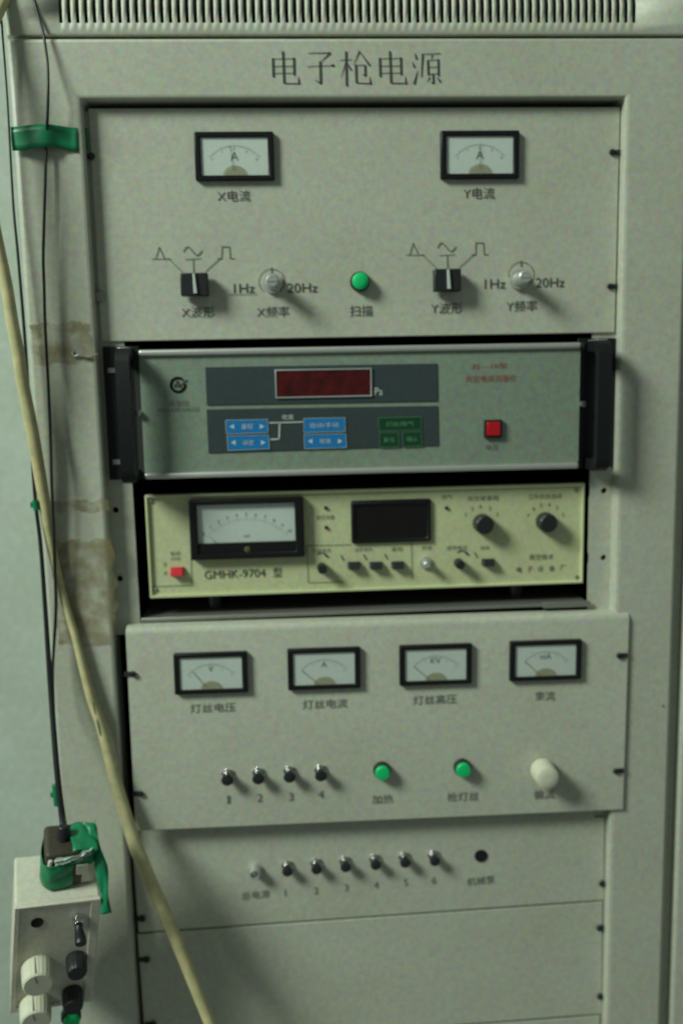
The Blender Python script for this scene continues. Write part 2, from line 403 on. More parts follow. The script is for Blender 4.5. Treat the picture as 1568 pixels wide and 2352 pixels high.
# shelf with a folded front lip that carries the lower instrument
a, b = ray(313, 1416, .014), ray(1356, 1386, .014)
bm = new(); zt = cz((a.z+b.z)/2)
box(bm, -.2205, .2205, .0143, .40, zt-.0015, zt); box(bm, -.2205, .2205, .0125, .0142, zt-.0034, zt+.0003)
obj('shelf', bm, M['steel'], cab, bevel=.0005)
bm = new(); p, q = ray(315, 1428, .018), ray(435, 1424, .018)
box(bm, -.2205, q.x, .018, .022, cz(p.z-.002), cz(p.z+.0015))
obj('shelf_bracket', bm, M['steel'], cab)
bm = new(); p, q = ray(1246, 1390, .011), ray(1354, 1390, .011)
box(bm, p.x, q.x, .0095, .0122, cz(p.z-.003), cz(p.z+.0028))
obj('shelf_bracket', bm, M['steel'], cab, bevel=.0005)
# small dark bolt on the right upright
p = ray(1520, 1620, 0); bm = new(); lathe(bm, (p.x, 0, cz(p.z)), [(.0012, .001), (.0012, -.0005), (.0008, -.0012)], 10); obj('rivet', bm, M['steel'], cab)

bm = new(); box(bm, XR+.0002, .3162, .013, .016, .01, cz(HZ)); obj('gap_filler_strip', bm, M['paint'], cab)  # added filler strip, turns the black gap beside the cabinet into softer grey
# ================================================================== parts shared by the rack units
def screw(U, px, py, side, slot=True, m='black', r=.0030):
    c = U.at(px, py, -.001)
    bm = new()
    e = .0085
    if slot:                                    # open-ended slot in the ear, seen as a dark mouth round the screw
        x0, x1 = (c.x-e, c.x) if side < 0 else (c.x, c.x+e)
        box(bm, x0, x1, -.0010, -.0002, c.z-.0024, c.z+.0024)
        s = obj('screw_slot', bm, M['dark'], U.root)
    bm = new()
    lathe(bm, (c.x, 0, c.z), [(r, -.0011), (r, -.0020), (r*.8, -.0030), (r*.25, -.0033)], 18)
    box(bm, c.x-r*.75, c.x+r*.75, -.0036, -.0033, c.z-.0004, c.z+.0004)
    obj('screw', bm, M[m], U.root)

def meter(U, quad, letter, needle, depth=.010, txt=.0075, small=False):
    P = [U.at(x, y, -depth) for x, y in quad]   # TL TR BR BL of the bezel's front
    x0, x1 = (P[0].x+P[3].x)/2, (P[1].x+P[2].x)/2; z1, z0 = (P[0].z+P[1].z)/2, (P[2].z+P[3].z)/2
    W, H = x1-x0, z1-z0; cx, cz_ = (x0+x1)/2, (z0+z1)/2
    ix0, ix1, iz0, iz1 = x0+W*.075, x1-W*.075, z0+H*.105, z1-H*.11
    bm = new(); ring(bm, (x0, x1, z0, z1), (ix0, ix1, iz0, iz1), 0, -depth, -.002)
    mt = obj('meter', bm, M['bezel'], U.root, bevel=.0011, seg=2)
    bm = new(); box(bm, ix0+.0002, ix1-.0002, -.0030, -.0024, iz0+.0002, iz1-.0002); obj('dial_face', bm, M['dial'], mt)
    bm = new(); py_ = iz0-H*.10; R = H*.70; yk = -.0032
    for k in range(21):
        t = math.radians(138-96*k/20); l = .0022 if k % 5 == 0 else .0013
        line(bm, [(cx+math.cos(t)*R, py_+math.sin(t)*R), (cx+math.cos(t)*(R+l), py_+math.sin(t)*(R+l))], .00026, yk)
    line(bm, [(cx+math.cos(math.radians(138-96*k/24))*R, py_+math.sin(math.radians(138-96*k/24))*R) for k in range(25)], .00022, yk)
    for k in range(0, 21, 5):
        t = math.radians(138-96*k/20); text(bm, str(k//5*(5 if not small else 1)), cx+math.cos(t)*(R-.0024), py_+math.sin(t)*(R-.0024), .0017, yk)
    text(bm, letter, cx, cz_+(H*.00 if not small else H*.10), txt*.75, yk)
    obj('scale', bm, M['ink2'], mt, smooth=False)
    bm = new(); N = 18; rc = W*.15
    quadbox(bm, [(cx+rc*math.cos(math.pi*k/N), iz0+.0003+H*.20*math.sin(math.pi*k/N)) for k in range(N+1)], -.0037, -.0042)
    obj('movement_cover', bm, M['amber'], mt)
    t = math.radians(needle); bm = new()
    line(bm, [(cx+math.cos(t)*H*.2, py_+math.sin(t)*H*.2), (cx+math.cos(t)*R*1.02, py_+math.sin(t)*R*1.02)], .0005, -.0043)
    obj('needle', bm, M['ink'], mt, smooth=False)
    bm = new(); box(bm, ix0+.0003, ix1-.0003, -depth+.0009, -depth+.0004, iz0+.0003, iz1-.0003); obj('glass', bm, M['glass'], mt)
    return mt

def lamp(U, px, py, d=.016, r=.0075):
    c = U.at(px, py, -d)
    bm = new(); lathe(bm, (c.x, 0, c.z), [(r*1.20, 0), (r*1.20, -.003), (r*1.14, -.0038), (r*1.12, -d*.62), (r*1.02, -d*.64)], 28)
    o = obj('indicator_lamp', bm, M['black'], U.root)
    bm = new(); lathe(bm, (c.x, 0, c.z), [(r, -d*.645), (r, -d+.001), (r*.86, -d), (r*.3, -d-.0004)], 28)
    obj('green_lens', bm, M['lens'], o)

def toggle(U, px, py, tip=.0060, L=.0125):
    c = U.at(px, py, -L)
    b = Vector((c.x, 0, c.z+.0014))
    bm = new(); cyl(bm, (b.x, 0, b.z), (b.x, -.0022, b.z), .0066, seg=6); cyl(bm, (b.x, -.0023, b.z), (b.x, -.0050, b.z), .0045, .0042, seg=20)
    o = obj('toggle_switch', bm, M['chrome'], U.root, bevel=.0004)
    bm = new(); bm2 = [(0, -.0051, 0, .0024), (0, -.0064, -.0004, .0042), (0, -.0085, -.0008, .0052), (0, -L+.0012, -.0014, tip), (0, -L, -.0015, tip*.72)]
    tube(bm, [(b.x+p[0], p[1], b.z+p[2], p[3]) for p in bm2], seg=16, n=3)
    obj('lever', bm, M['black'], o)

def knob(U, px, py, d, r, m, base=None, flute=0.0, seg=48, mark=None):
    c = U.at(px, py, -d)
    bm = new(); lathe(bm, (c.x, 0, c.z), [(r*.9, -.001), (r*1.0, -.002), (r*.97, -d*.5), (r*.93, -d+.0012), (r*.80, -d), (r*.2, -d)], seg, flute, 1)
    o = obj('knob', bm, M[m], U.root)
    if mark:
        bm = new(); line(bm, [(c.x, c.z+r*.15), (c.x, c.z+r*.75)], r*.14, -d-.0003); obj('pointer_mark', bm, M[mark], o, smooth=False)
    return o, c

def label(U, m, s, px, py, hpx, wpx=None, rot=0.0, y=INK):   # each printed label is a part of its own
    c = U.at(px, py, 0); k = (U.at(px+10, py, 0)-U.at(px-10, py, 0)).length/20
    bm = new(); text(bm, s, c.x, c.z, hpx*k, y, wpx*k if wpx else None, rot)
    obj('lettering', bm, M[m], U.root, smooth=False)
def pline(U, m, pts, wpx, y=INK, name='printed_line', bm=None):
    own = bm is None
    bm = new() if own else bm
    q = [U.at(x, y_, 0) for x, y_ in pts]
    line(bm, [(p.x, p.z) for p in q], wpx*.39*MM, y)
    if own: obj(name, bm, M[m], U.root, smooth=False)
def prect(U, bm, quad, y0, y1):
    P = [U.at(x, y_, y1) for x, y_ in quad]; quadbox(bm, [(p.x, p.z) for p in P], y0, y1)

# ================================================================== scan supply panel (top)
r1 = thing('scan_control_panel', 'tall beige control panel at the top with two square black knobs and one green lamp', 'control panel', (0, .012, .2676), .003)
U = Unit(r1)
bm = new(); hz0 = U.at(800, 775, 0).z; box(bm, OX0+.0028, OX1-.0012, 0, .0025, hz0, U.at(800, 247).z)
obj('face_plate', bm, M['paint'], r1, bevel=.0009)
meter(U, [(444,304),(626,299),(632,411),(450,416)], 'A', 97, depth=.0052, txt=.010)
meter(U, [(1010,301),(1190,297),(1195,407),(1014,412)], 'A', 90, depth=.0052, txt=.010)
ink, ink2 = 'ink', 'ink2'
for s, x, y, w in (('X电流', 537, 450, 76), ('Y电流', 1099, 444, 72), ('X波形', 455, 717, 76), ('X频率', 627, 716, 74), ('Y波形', 1025, 708, 72), ('Y频率', 1197, 703, 70), ('扫描', 829, 714, 52)):
    label(U, ink, s, x, y, 25, w)
for s, x, y, w in (('1Hz', 561, 662, 48), ('20Hz', 694, 661, 70), ('1Hz', 1136, 652, 48), ('20Hz', 1262, 649, 66)): label(U, ink, s, x, y, 21, w)
pline(U, ink2, [(525, 677), (592, 676)], 1.2)
for ox, oy in ((0, 0), (582, -9)):
    A = lambda pts: [(x+ox, y+oy) for x, y in pts]
    pline(U, ink2, A([(349, 595), (392, 595)]), 1.6); pline(U, ink2, A([(358, 594), (366, 568), (378, 594)]), 2.2)
    pline(U, ink2, A([(422, 578), (427, 569), (433, 567), (440, 574), (447, 583), (454, 587), (460, 582), (464, 576)]), 2.6); pline(U, ink2, A([(426, 596), (462, 594)]), 1.6)
    pline(U, ink2, A([(500, 594), (509, 594), (510, 567), (527, 567), (529, 594), (538, 594)]), 2.2)
    pline(U, ink2, A([(386, 593), (418, 624)]), 2.0); pline(U, ink2, A([(444, 595), (445, 626)]), 2.2); pline(U, ink2, A([(505, 594), (472, 624)]), 2.0)
for x, y in ((624, 647), (1196, 631)):
    pline(U, ink2, [(x+29*math.cos(math.radians(t)), y-29*math.sin(math.radians(t))) for t in range(-50, 231, 10)], 1.6); pline(U, ink2, [(x, y-31), (x, y-19)], 4)
for x, y in ((446, 653), (1028, 643)):
    c = U.at(x, y, -.0145); bm = new()
    cyl(bm, (c.x, -.0005, c.z), (c.x, -.0030, c.z), .0098, seg=32); box(bm, c.x-.0124, c.x+.0124, -.0145, -.0031, c.z-.0102, c.z+.0102)
    k = obj('selector_knob', bm, M['black'], r1, bevel=.0010)
    bm = new(); quadbox(bm, [(c.x-.0009, c.z+.0095), (c.x+.0011, c.z+.0095), (c.x+.0026, c.z-.0082), (c.x-.0006, c.z-.0082)], -.0146, -.0166)
    obj('pointer', bm, M['white'], k, bevel=.0003)
for x, y, dx, dy in ((625, 645, 0, 0), (1206, 636, 0, 0)):
    c = U.at(x, y, -.027); bm = new()
    lathe(bm, (c.x, 0, c.z), [(.0090, -.0005), (.0090, -.004), (.0062, -.0042), (.0062, -.010), (.0058, -.0105), (.0058, -.0260), (.0048, -.0270)], 28)
    box(bm, c.x-.0045, c.x+.0045, -.0276, -.0271, c.z-.0005, c.z+.0005)
    obj('adjusting_shaft', bm, M['alu'], r1)
lamp(U, 828, 645, .0105, .0077)
screw(U, 211, 359, -1); screw(U, 1405, 350, 1); screw(U, 1400, 658, 1); screw(U, 229, 681, -1, slot=False, m='steel', r=.0052)

# ================================================================== vacuum gauge (second)
r2 = thing('vacuum_gauge', 'grey green vacuum gauge with dark red display, blue keys and black side handles', 'vacuum gauge', (0, 0, .0955), .004)
U = Unit(r2)
F = [U.at(320, 800, -.001), U.at(1333, 790, -.001), U.at(1333, 1081, -.001), U.at(331, 1096, -.001)]
fx0, fx1, fz1, fz0 = (F[0].x+F[3].x)/2, F[1].x, (F[0].z+F[1].z)/2, (F[2].z+F[3].z)/2
bm = new(); box(bm, fx0-.006, fx1+.006, .0065, .30, fz0-.0005, fz1+.0005); obj('chassis', bm, M['dark'], r2)
bm = new(); box(bm, fx0, fx1, 0, .006, fz0+.006, fz1-.006); obj('front_panel', bm, M['face2'], r2)
for z in (fz1-.003, fz0+.003):
    bm = new(); box(bm, fx0, fx1, -.0035, .006, z-.0029, z+.0029); obj('trim_bar', bm, M['alu'], r2, bevel=.0022, seg=4)
for s in (-1, 1):
    ex = OX0+.003 if s < 0 else OX1-.0012
    inx = fx0-.001 if s < 0 else fx1+.001
    bm = new(); box(bm, min(ex, inx), max(ex, inx), .0110, .0140, fz0-.001, fz1+.004); obj('rack_ear', bm, M['handle'], r2, bevel=.0006)
    for z in (fz1-.018, fz0+.016):
        bm = new(); xx = ex-s*.008; box(bm, xx-.004, xx+.004, .0100, .0108, z-.0022, z+.0022); obj('ear_slot', bm, M['steel'], r2)
    bx = inx+s*(.0104 if s < 0 else .0140)                             # handle: a cast post at each end and a flat grip between them
    bm = new(); x0, x1 = bx-.0062, bx+.0062
    prof2 = [(.0105, fz1+.001), (-.018, fz1+.001), (-.024, fz1-.003), (-.027, fz1-.011), (-.027, fz0+.011), (-.024, fz0+.003), (-.018, fz0-.001), (.0105, fz0-.001),
             (.0105, fz0+.009), (-.014, fz0+.009), (-.018, fz0+.014), (-.018, fz1-.014), (-.014, fz1-.009), (.0105, fz1-.009)]
    va = [bm.verts.new((x0, p[0], p[1])) for p in prof2]; vb = [bm.verts.new((x1, p[0], p[1])) for p in prof2]
    n = len(prof2)
    for i in range(n): bm.faces.new((va[i], vb[i], vb[(i+1) % n], va[(i+1) % n]))
    for v in (va, vb[::-1]):                     # C-shaped cheeks as quads
        for i, j in ((0, 13), (1, 12), (2, 12), (3, 11), (4, 10), (5, 9), (6, 9)): pass
        for q in ((0, 1, 12, 13), (1, 2, 3, 12), (12, 3, 11), (3, 4, 10, 11), (4, 9, 10), (4, 5, 6, 9), (6, 7, 8, 9)): bm.faces.new([v[k] for k in q])
    h = obj('handle', bm, M['handle'], r2, bevel=.0014, seg=3)
    bm = new(); box(bm, x0+.0012, x1-.0012, -.0175, .0095, fz1+.0012, fz1+.0022); obj('handle_cap', bm, M['alu'], h, bevel=.0004)
    zc = (fz0+fz1)/2+.002
    bm = new(); cyl(bm, (inx+s*.0022, -.0005, zc), (inx+s*.0022, -.0045, zc), .0036, .0030, 16); obj('clamp_screw', bm, M['chrome'], r2)
bm = new(); prect(U, bm, [(471,843),(1004,835),(1005,922),(475,931)], -.0001, -.0010); prect(U, bm, [(474,940),(1005,932),(1007,1024),(479,1041)], -.0001, -.0010)
obj('membrane_panel', bm, M['inset'], r2, bevel=.0004)
Q = [U.at(630,849,-.0028), U.at(853,845,-.0028), U.at(855,911,-.0028), U.at(634,915,-.0028)]
qx0, qx1, qz1, qz0 = (Q[0].x+Q[3].x)/2, (Q[1].x+Q[2].x)/2, (Q[0].z+Q[1].z)/2, (Q[2].z+Q[3].z)/2
bm = new(); ring(bm, (qx0, qx1, qz0, qz1), (qx0+.0013, qx1-.0013, qz0+.0013, qz1-.0013), -.0011, -.0028, -.0012)
dp = obj('display', bm, M['alu'], r2, bevel=.0003)
bm = new(); box(bm, qx0+.0014, qx1-.0014, -.0019, -.0013, qz0+.0014, qz1-.0014); obj('display_window', bm, M['redwin'], dp)
wh = 'white'; MY = -.0016
def key(quad, m, s, arrows=False, hp=12):
    bm = new(); prect(U, bm, quad, -.00115, -.0019); o = obj('key', bm, M[m], r2, bevel=.0003)
    cx, cy = sum(p[0] for p in quad)/4, sum(p[1] for p in quad)/4; w = quad[1][0]-quad[0][0]
    b2 = new(); Y = -.0022
    def tx(s, x, y, h, ww): c = U.at(x, y, Y); text(b2, s, c.x, c.z, h*.39*MM, Y, ww*.39*MM)
    if s: tx(s, cx, cy, hp, min(w*.82, 13.5*len(s)))
    if arrows:
        for sg in (-1, 1):
            c = U.at(cx+sg*w*.36, cy, Y); k = .0022
            b2.faces.new([b2.verts.new((c.x+sg*p[0]*k, Y, c.z+p[1]*k)) for p in ((-1, 1.1), (1, 0), (-1, -1.1))])
    quadp = [U.at(x, y, Y) for x, y in quad]
    line(b2, [(p.x, p.z) for p in quadp+quadp[:1]], .00035, Y)
    obj('key_legend', b2, M['white' if m == 'blue' else 'greenink'], o, smooth=False)
key([(518,965),(615,963),(616,994),(520,997)], 'blue', '量程', True); key([(521,1001),(617,999),(619,1031),(524,1035)], 'blue', '设定', True)
key([(697,961),(792,959),(793,991),(698,994)], 'blue', '自动/手动'); key([(698,998),(794,996),(796,1028),(699,1031)], 'blue', '校准', True)
key([(869,960),(966,957),(967,987),(870,990)], 'gkey', '灯丝/除气'); key([(871,994),(914,993),(916,1026),(872,1027)], 'gkey', '复位'); key([(924,993),(967,991),(969,1024),(925,1026)], 'gkey', '确认')
pline(U, wh, [(619, 971), (694, 969)], 3, MY); pline(U, wh, [(642, 971), (641, 1008), (622, 1009)], 3.6, MY)
label(U, wh, '电离', 661, 958, 13, 26, y=MY); label(U, wh, 'Pa', 869, 899, 17, 18, y=MY)
rd = 'redink'; label(U, rd, 'ZJ—10型', 1122, 841, 14, 82); label(U, rd, '真空电离测量仪', 1126, 869, 15, 116)
ik = 'ink2'; label(U, ik, '电源', 1129, 1027, 13, 28); label(U, ik, '真空仪', 411, 926, 13, 46); label(U, ik, 'VACUUM GAUGE', 410, 941, 9, 96)
lg = new(); c = U.at(409, 884, 0)
pt = [(c.x+.0064*math.cos(math.radians(t)), c.z+.0064*math.sin(math.radians(t))) for t in range(45, 381, 12)]
line(lg, pt, .0022, INK); line(lg, [(c.x-.003, c.z-.002), (c.x, c.z+.0035), (c.x+.0015, c.z-.001), (c.x+.0085, c.z+.0042)], .0013, INK); line(lg, [(c.x-.0035, c.z), (c.x+.004, c.z-.003)], .0011, INK)
obj('round_emblem', lg, M['ink'], r2, smooth=False)
Q = U.at(1132.5, 985, -.004)
bm = new(); ring(bm, (Q.x-.0085, Q.x+.0085, Q.z-.0085, Q.z+.0085), (Q.x-.0068, Q.x+.0068, Q.z-.0068, Q.z+.0068), 0, -.004, -.001)
pb = obj('power_button', bm, M['black'], r2, bevel=.0004)
bm = new(); box(bm, Q.x-.0065, Q.x+.0065, -.0058, -.0008, Q.z-.0065, Q.z+.0065); obj('button_cap', bm, M['redbtn'], pb, bevel=.0008)

# ================================================================== yellow-green meter instrument (third)
r3 = thing('pressure_meter', 'yellow green bench instrument with large needle meter and black display, sitting on the shelf', 'instrument', (0, .018, -.036), .002)
U = Unit(r3)
C4 = [U.at(331,1137,-.003), U.at(1340,1110,-.003), U.at(1341,1343,-.003), U.at(346,1372,-.003)]
ux0, ux1, uz1, uz0 = (C4[0].x+C4[3].x)/2, (C4[1].x+C4[2].x)/2, (C4[0].z+C4[1].z)/2, (C4[2].z+C4[3].z)/2
bm = new(); ring(bm, (ux0, ux1, uz0, uz1), (ux0+.0026, ux1-.0026, uz0+.003, uz1-.003), .004, -.0032, .0002); obj('rim', bm, M['rim3'], r3, bevel=.0010)
bm = new(); box(bm, ux0+.0027, ux1-.0027, 0, .003, uz0+.0031, uz1-.0031); obj('front_panel', bm, M['face3'], r3)
bm = new(); box(bm, ux0+.002, ux1-.002, .0045, .28, uz0+.002, uz1-.002); obj('chassis', bm, M['dark'], r3)
for x in (ux0+.06, ux1-.06):
    bm = new(); cyl(bm, (x, .03, uz0+.002), (x, .03, zt-Z0-r3.location[2]), .009, .008, 20); obj('foot', bm, M['black'], r3)
D = .009
P = [U.at(x, y, -D) for x, y in ((432,1151),(695,1142),(701,1277),(440,1290))]
x0, x1, z1, z0 = (P[0].x+P[3].x)/2, (P[1].x+P[2].x)/2, (P[0].z+P[1].z)/2, (P[2].z+P[3].z)/2
P = [U.at(x, y, -.004) for x, y in ((451,1160),(675,1153),(680,1241),(456,1250))]
i0, i1, j1, j0 = (P[0].x+P[3].x)/2, (P[1].x+P[2].x)/2, (P[0].z+P[1].z)/2, (P[2].z+P[3].z)/2
jb = z0+.006
bm = new(); ring(bm, (x0, x1, z0, z1), (i0, i1, jb, j1), 0, -D, -.001); mt = obj('meter', bm, M['bezel'], r3, bevel=.0012)
bm = new(); box(bm, i0+.0002, i1-.0002, -.0070, -.0012, jb+.0002, j0); obj('lower_cover', bm, M['bezel'], mt)
bm = new(); box(bm, i0+.0002, i1-.0002, -.0042, -.0032, j0+.0003, j1-.0002); obj('dial_face', bm, M['dial'], mt)
bm = new(); mx, mz, R = (i0+i1)/2, j0-.030, (j1-j0)+.014; yk = -.0046
for k in range(31):
    t = math.radians(136-92*k/30); l = .003 if k % 3 == 0 else .0016
    line(bm, [(mx+math.cos(t)*R, mz+math.sin(t)*R), (mx+math.cos(t)*(R+l), mz+math.sin(t)*(R+l))], .0003, yk)
    if k % 3 == 0: text(bm, str(k//3), mx+math.cos(t)*(R+.0056), mz+math.sin(t)*(R+.0056), .0030, yk)
text(bm, 'mA', mx, j0+.0065, .0028, yk); obj('scale', bm, M['ink2'], mt, smooth=False)
bm = new(); t = math.radians(134); line(bm, [(mx+math.cos(t)*.031, mz+math.sin(t)*.031), (mx+math.cos(t)*(R-.001), mz+math.sin(t)*(R-.001))], .00045, -.0062); obj('needle', bm, M['ink'], mt, smooth=False)
c = U.at(568, 1262, -.0075); bm = new(); lathe(bm, (c.x, 0, c.z), [(.0030, -.0069), (.0030, -.0078), (.0020, -.0083), (.0004, -.0084)], 18); obj('zero_screw', bm, M['amber'], mt)
bm = new(); box(bm, i0+.0003, i1-.0003, -.0082, -.0078, j0+.0003, j1-.0003); obj('glass', bm, M['glass'], mt)
P = [U.at(x, y, -.004) for x, y in ((805,1150),(990,1147),(990,1244),(808,1250))]
x0, x1, z1, z0 = (P[0].x+P[3].x)/2, (P[1].x+P[2].x)/2, (P[0].z+P[1].z)/2, (P[2].z+P[3].z)/2
bm = new(); ring(bm, (x0, x1, z0, z1), (x0+.0042, x1-.0042, z0+.0042, z1-.0055), 0, -.004, -.001); dp = obj('display', bm, M['bezel'], r3, bevel=.0022)
bm = new(); box(bm, x0+.0043, x1-.0043, -.0018, -.0011, z0+.0043, z1-.0056); obj('display_window', bm, M['darkwin'], dp)
ik, i2 = 'ink', 'ink2'
label(U, ik, 'GMHK-9704', 540, 1318, 19, 140, .004); label(U, ik, '型', 637, 1314, 22, 21)
for s, x, y, h, w in (('电源', 403, 1271, 10, 22), ('POWER', 404, 1283, 8, 22), ('开', 379, 1297, 10, 9), ('关', 380, 1316, 10, 9), ('真空测量', 747, 1188, 11, 42), ('灯丝电流', 738, 1264, 10, 42),
                      ('发射电流', 834, 1262, 9, 40), ('量程', 911, 1261, 10, 26), ('校准', 979, 1258, 10, 24), ('调节电位', 1048, 1258, 11, 48), ('选择', 1112, 1258, 9, 22), ('除气', 1026, 1141, 10, 22), ('真空度量程', 1108, 1144, 11, 72), ('工作状态选择', 1250, 1140, 11, 78),
                      ('真空技术', 1242, 1279, 13, 56), ('电', 1191, 1308, 13, 13), ('子', 1215, 1307, 13, 13), ('设', 1240, 1306, 13, 13), ('备', 1266, 1305, 13, 13), ('厂', 1291, 1304, 13, 13)):
    label(U, ik if h > 12 else i2, s, x, y, h, w)
for x, y in ((786, 1282), (838, 1280), (886, 1279), (1092, 1275)):
    pline(U, ik, [(x-3, y-6), (x+3, y+5)], 3)
for kx, ky, angs in ((1105, 1203, (150, 120, 95, 65, 35)), (1252, 1198, (160, 130, 105, 80, 55, 25))):
    for t in angs: label(U, i2, str((t//25) % 9+1), kx+43*math.cos(math.radians(t)), ky-40*math.sin(math.radians(t)), 9)
for pts in ([(434, 1150), (441, 1345)], [(703, 1253), (806, 1251)], [(704, 1253), (708, 1338), (790, 1336)], [(944, 1247), (946, 1330)], [(441, 1344), (352, 1347)]): pline(U, i2, pts, 1.6)
for x, y in ((738, 1275), (1060, 1270)): pline(U, ik, [(x+14*math.cos(math.radians(t)), y+4-9*math.sin(math.radians(t))) for t in range(140, 9, -20)], 2.6); pline(U, ik, [(x+8, y), (x+16, y+5)], 4)
for x, y in ((748, 1167), (749, 1212), (1025, 1167)):
    c = U.at(x, y, -.002); bm = new(); lathe(bm, (c.x, 0, c.z), [(.0018, 0), (.0018, -.0015), (.0010, -.0024)], 12); obj('indicator_dot', bm, M['redwin'] if x == 749 else M['black'], r3)
def rocker(px, py, w, h, m, d=.005):
    c = U.at(px, py, -d); k = .41*MM; bm = new(); box(bm, c.x-w*k/2, c.x+w*k/2, -.002, 0, c.z-h*k/2, c.z+h*k/2)
    o = obj('rocker_switch', bm, M['black' if m == 'black' else m], r3, bevel=.0003)
    bm = new(); a, b = c.x-w*k*.46, c.x+w*k*.46; z_0, z_1 = c.z-h*k*.46, c.z+h*k*.46
    v = [bm.verts.new(p) for p in ((a, -.0021, z_0), (b, -.0021, z_0), (b, -.0021, z_1), (a, -.0021, z_1), (a, -d*1.5, z_0), (b, -d*1.5, z_0), (b, -d*.8, z_1), (a, -d*.8, z_1))]
    for f in ((0, 1, 2, 3), (4, 7, 6, 5), (0, 4, 5, 1), (1, 5, 6, 2), (2, 6, 7, 3), (3, 7, 4, 0)): bm.faces.new([v[q] for q in f])
    obj('rocker', bm, M[m], o, bevel=.0006)
rocker(406, 1314, 32, 20, 'redrock')
for x, y in ((813, 1300), (863.5, 1300), (913.5, 1299), (1122, 1293)): rocker(x, y, 30, 16, 'black', .0055)
for x, y, d, r in ((740.5, 1309, .014, .0050), (1057.5, 1298.5, .014, .0049)): knob(U, x, y, d, r, 'black', flute=.04, seg=40)
for x, y in ((1113.5, 1207), (1260, 1203)): knob(U, x, y, .0155, .0098, 'black', flute=.05, seg=64)
c = U.at(981, 1298, -.014); bm = new(); lathe(bm, (c.x, 0, c.z), [(.0060, 0), (.0060, -.003), (.0036, -.0032), (.0034, -.0132), (.0026, -.014)], 24); obj('adjusting_shaft', bm, M['alu'], r3)
for x, y in ((347, 1152), (1322, 1125), (358, 1355), (1324, 1326)):
    c = U.at(x, y, -.001); bm = new(); lathe(bm, (c.x, 0, c.z), [(.0022, 0), (.0022, -.0010), (.0010, -.0016)], 14); obj('corner_screw', bm, M['steel'], r3)

# ================================================================== filament supply panel (fourth)
r4 = thing('filament_supply_panel', 'beige panel with four small meters in a row and one ivory knob', 'control panel', (0, -.0035, -.211), .0085)
U = Unit(r4)
C4 = [U.at(289,1440), U.at(1441,1402), U.at(1432,1862), U.at(311,1908)]
ax0, ax1, az1, az0 = (C4[0].x+C4[3].x)/2, (C4[1].x+C4[2].x)/2, (C4[0].z+C4[1].z)/2-.002, (C4[2].z+C4[3].z)/2
bm = new()
pf = [(.0180, az1), (.006, az1), (.0028, az1-.0010), (.0010, az1-.0030), (0, az1-.0065), (0, az0+.001), (.0010, az0), (.0022, az0), (.0022, az1-.006), (.006, az1-.0025), (.0180, az1-.0020)]
xa, xb = ax0, ax1
va = [bm.verts.new((xa, *p)) for p in pf]; vb = [bm.verts.new((xb, *p)) for p in pf]
for i in range(len(pf)): j = (i+1) % len(pf); bm.faces.new((va[i], vb[i], vb[j], va[j]))
for v in (va, vb[::-1]):
    for q in ((0, 1, 9, 10), (1, 2, 9), (2, 3, 8, 9), (3, 4, 8), (4, 5, 7, 8), (5, 6, 7)): bm.faces.new([v[k] for k in q])
obj('face_plate', bm, M['paint'], r4)
bm = new(); box(bm, ax0+.012, OX1-.006, .0026, .26, az0+.012, az1-.0035); obj('chassis', bm, M['dark'], r4)
for q, s, n in (([(397,1503),(566,1498),(571,1591),(402,1597)], 'V', 128), ([(658,1493),(825,1487),(830,1581),(663,1587)], 'A', 138), ([(916,1486),(1083,1478),(1084,1571),(919,1577)], 'KV', 138), ([(1169,1475),(1335,1470),(1336,1560),(1173,1567)], 'mA', 136)):
    meter(U, q, s, n, depth=.0050, txt=.0075, small=True)
ik = 'ink2'
for s, x, y, w in (('灯丝电压', 489, 1625, 104), ('灯丝电流', 746, 1616, 102), ('灯丝高压', 998, 1606, 100), ('束流', 1250, 1598, 46), ('1', 525, 1836, 7), ('2', 597, 1832, 12), ('3', 668, 1829, 12), ('4', 737, 1824, 13), ('加热', 878, 1835, 48), ('枪灯丝', 1062, 1829, 72), ('偏流', 1248, 1824, 48)):
    label(U, ik, s, x, y, 20 if len(s) == 1 else 22, w)
for x, y in ((522, 1794), (593, 1791), (665, 1787), (737, 1784)): toggle(U, x, y)
lamp(U, 879, 1778, .0105, .0073); lamp(U, 1065, 1771, .0105, .0073)
knob(U, 1258, 1789, .0235, .0122, 'ivory', flute=.03, seg=96)
screw(U, 306, 1548, -1); screw(U, 323, 1823, -1); screw(U, 1421, 1506, 1); screw(U, 1413, 1771, 1)

# ================================================================== switch panel, blank panels
r5 = thing('pump_switch_panel', 'beige panel with a row of six toggle switches and a round black hole', 'control panel', (0, .012, -.371), -.0125)
U = Unit(r5)
sL, sR = U.at(345, 2141), U.at(1390, 2069); zs = (sL.z+sR.z)/2
ztop = U.at(1380, 1878).z
px0, px1 = OX0+.0035, OX1-.0010
bm = new(); n0 = U.at(1365, 1878); quadbox(bm, [(px0, zs+.0005), (px1, zs+.0005), (px1, n0.z), (n0.x, n0.z), (n0.x, n0.z+.02), (px0, n0.z+.02)], 0, .0018); obj('face_plate', bm, M['paint'], r5, bevel=.0008)
for x, y in ((660, 2005), (727, 2000), (794, 1995), (863, 1990), (931, 1985), (999, 1981)): toggle(U, x, y, .0053, .0120)
c = U.at(585, 2010, -.012); bm = new(); lathe(bm, (c.x, 0, c.z), [(.0068, 0), (.0068, -.003), (.0054, -.0032), (.0054, -.0115), (.0046, -.012), (.0036, -.0117), (.0036, -.006), (.0005, -.006)], 26); fh = obj('fuse_holder', bm, M['alu'], r5)
bm = new(); lathe(bm, (c.x, 0, c.z), [(.0020, -.0061), (.0020, -.011), (.0008, -.0118)], 14); obj('fuse_cap', bm, M['steel'], fh)
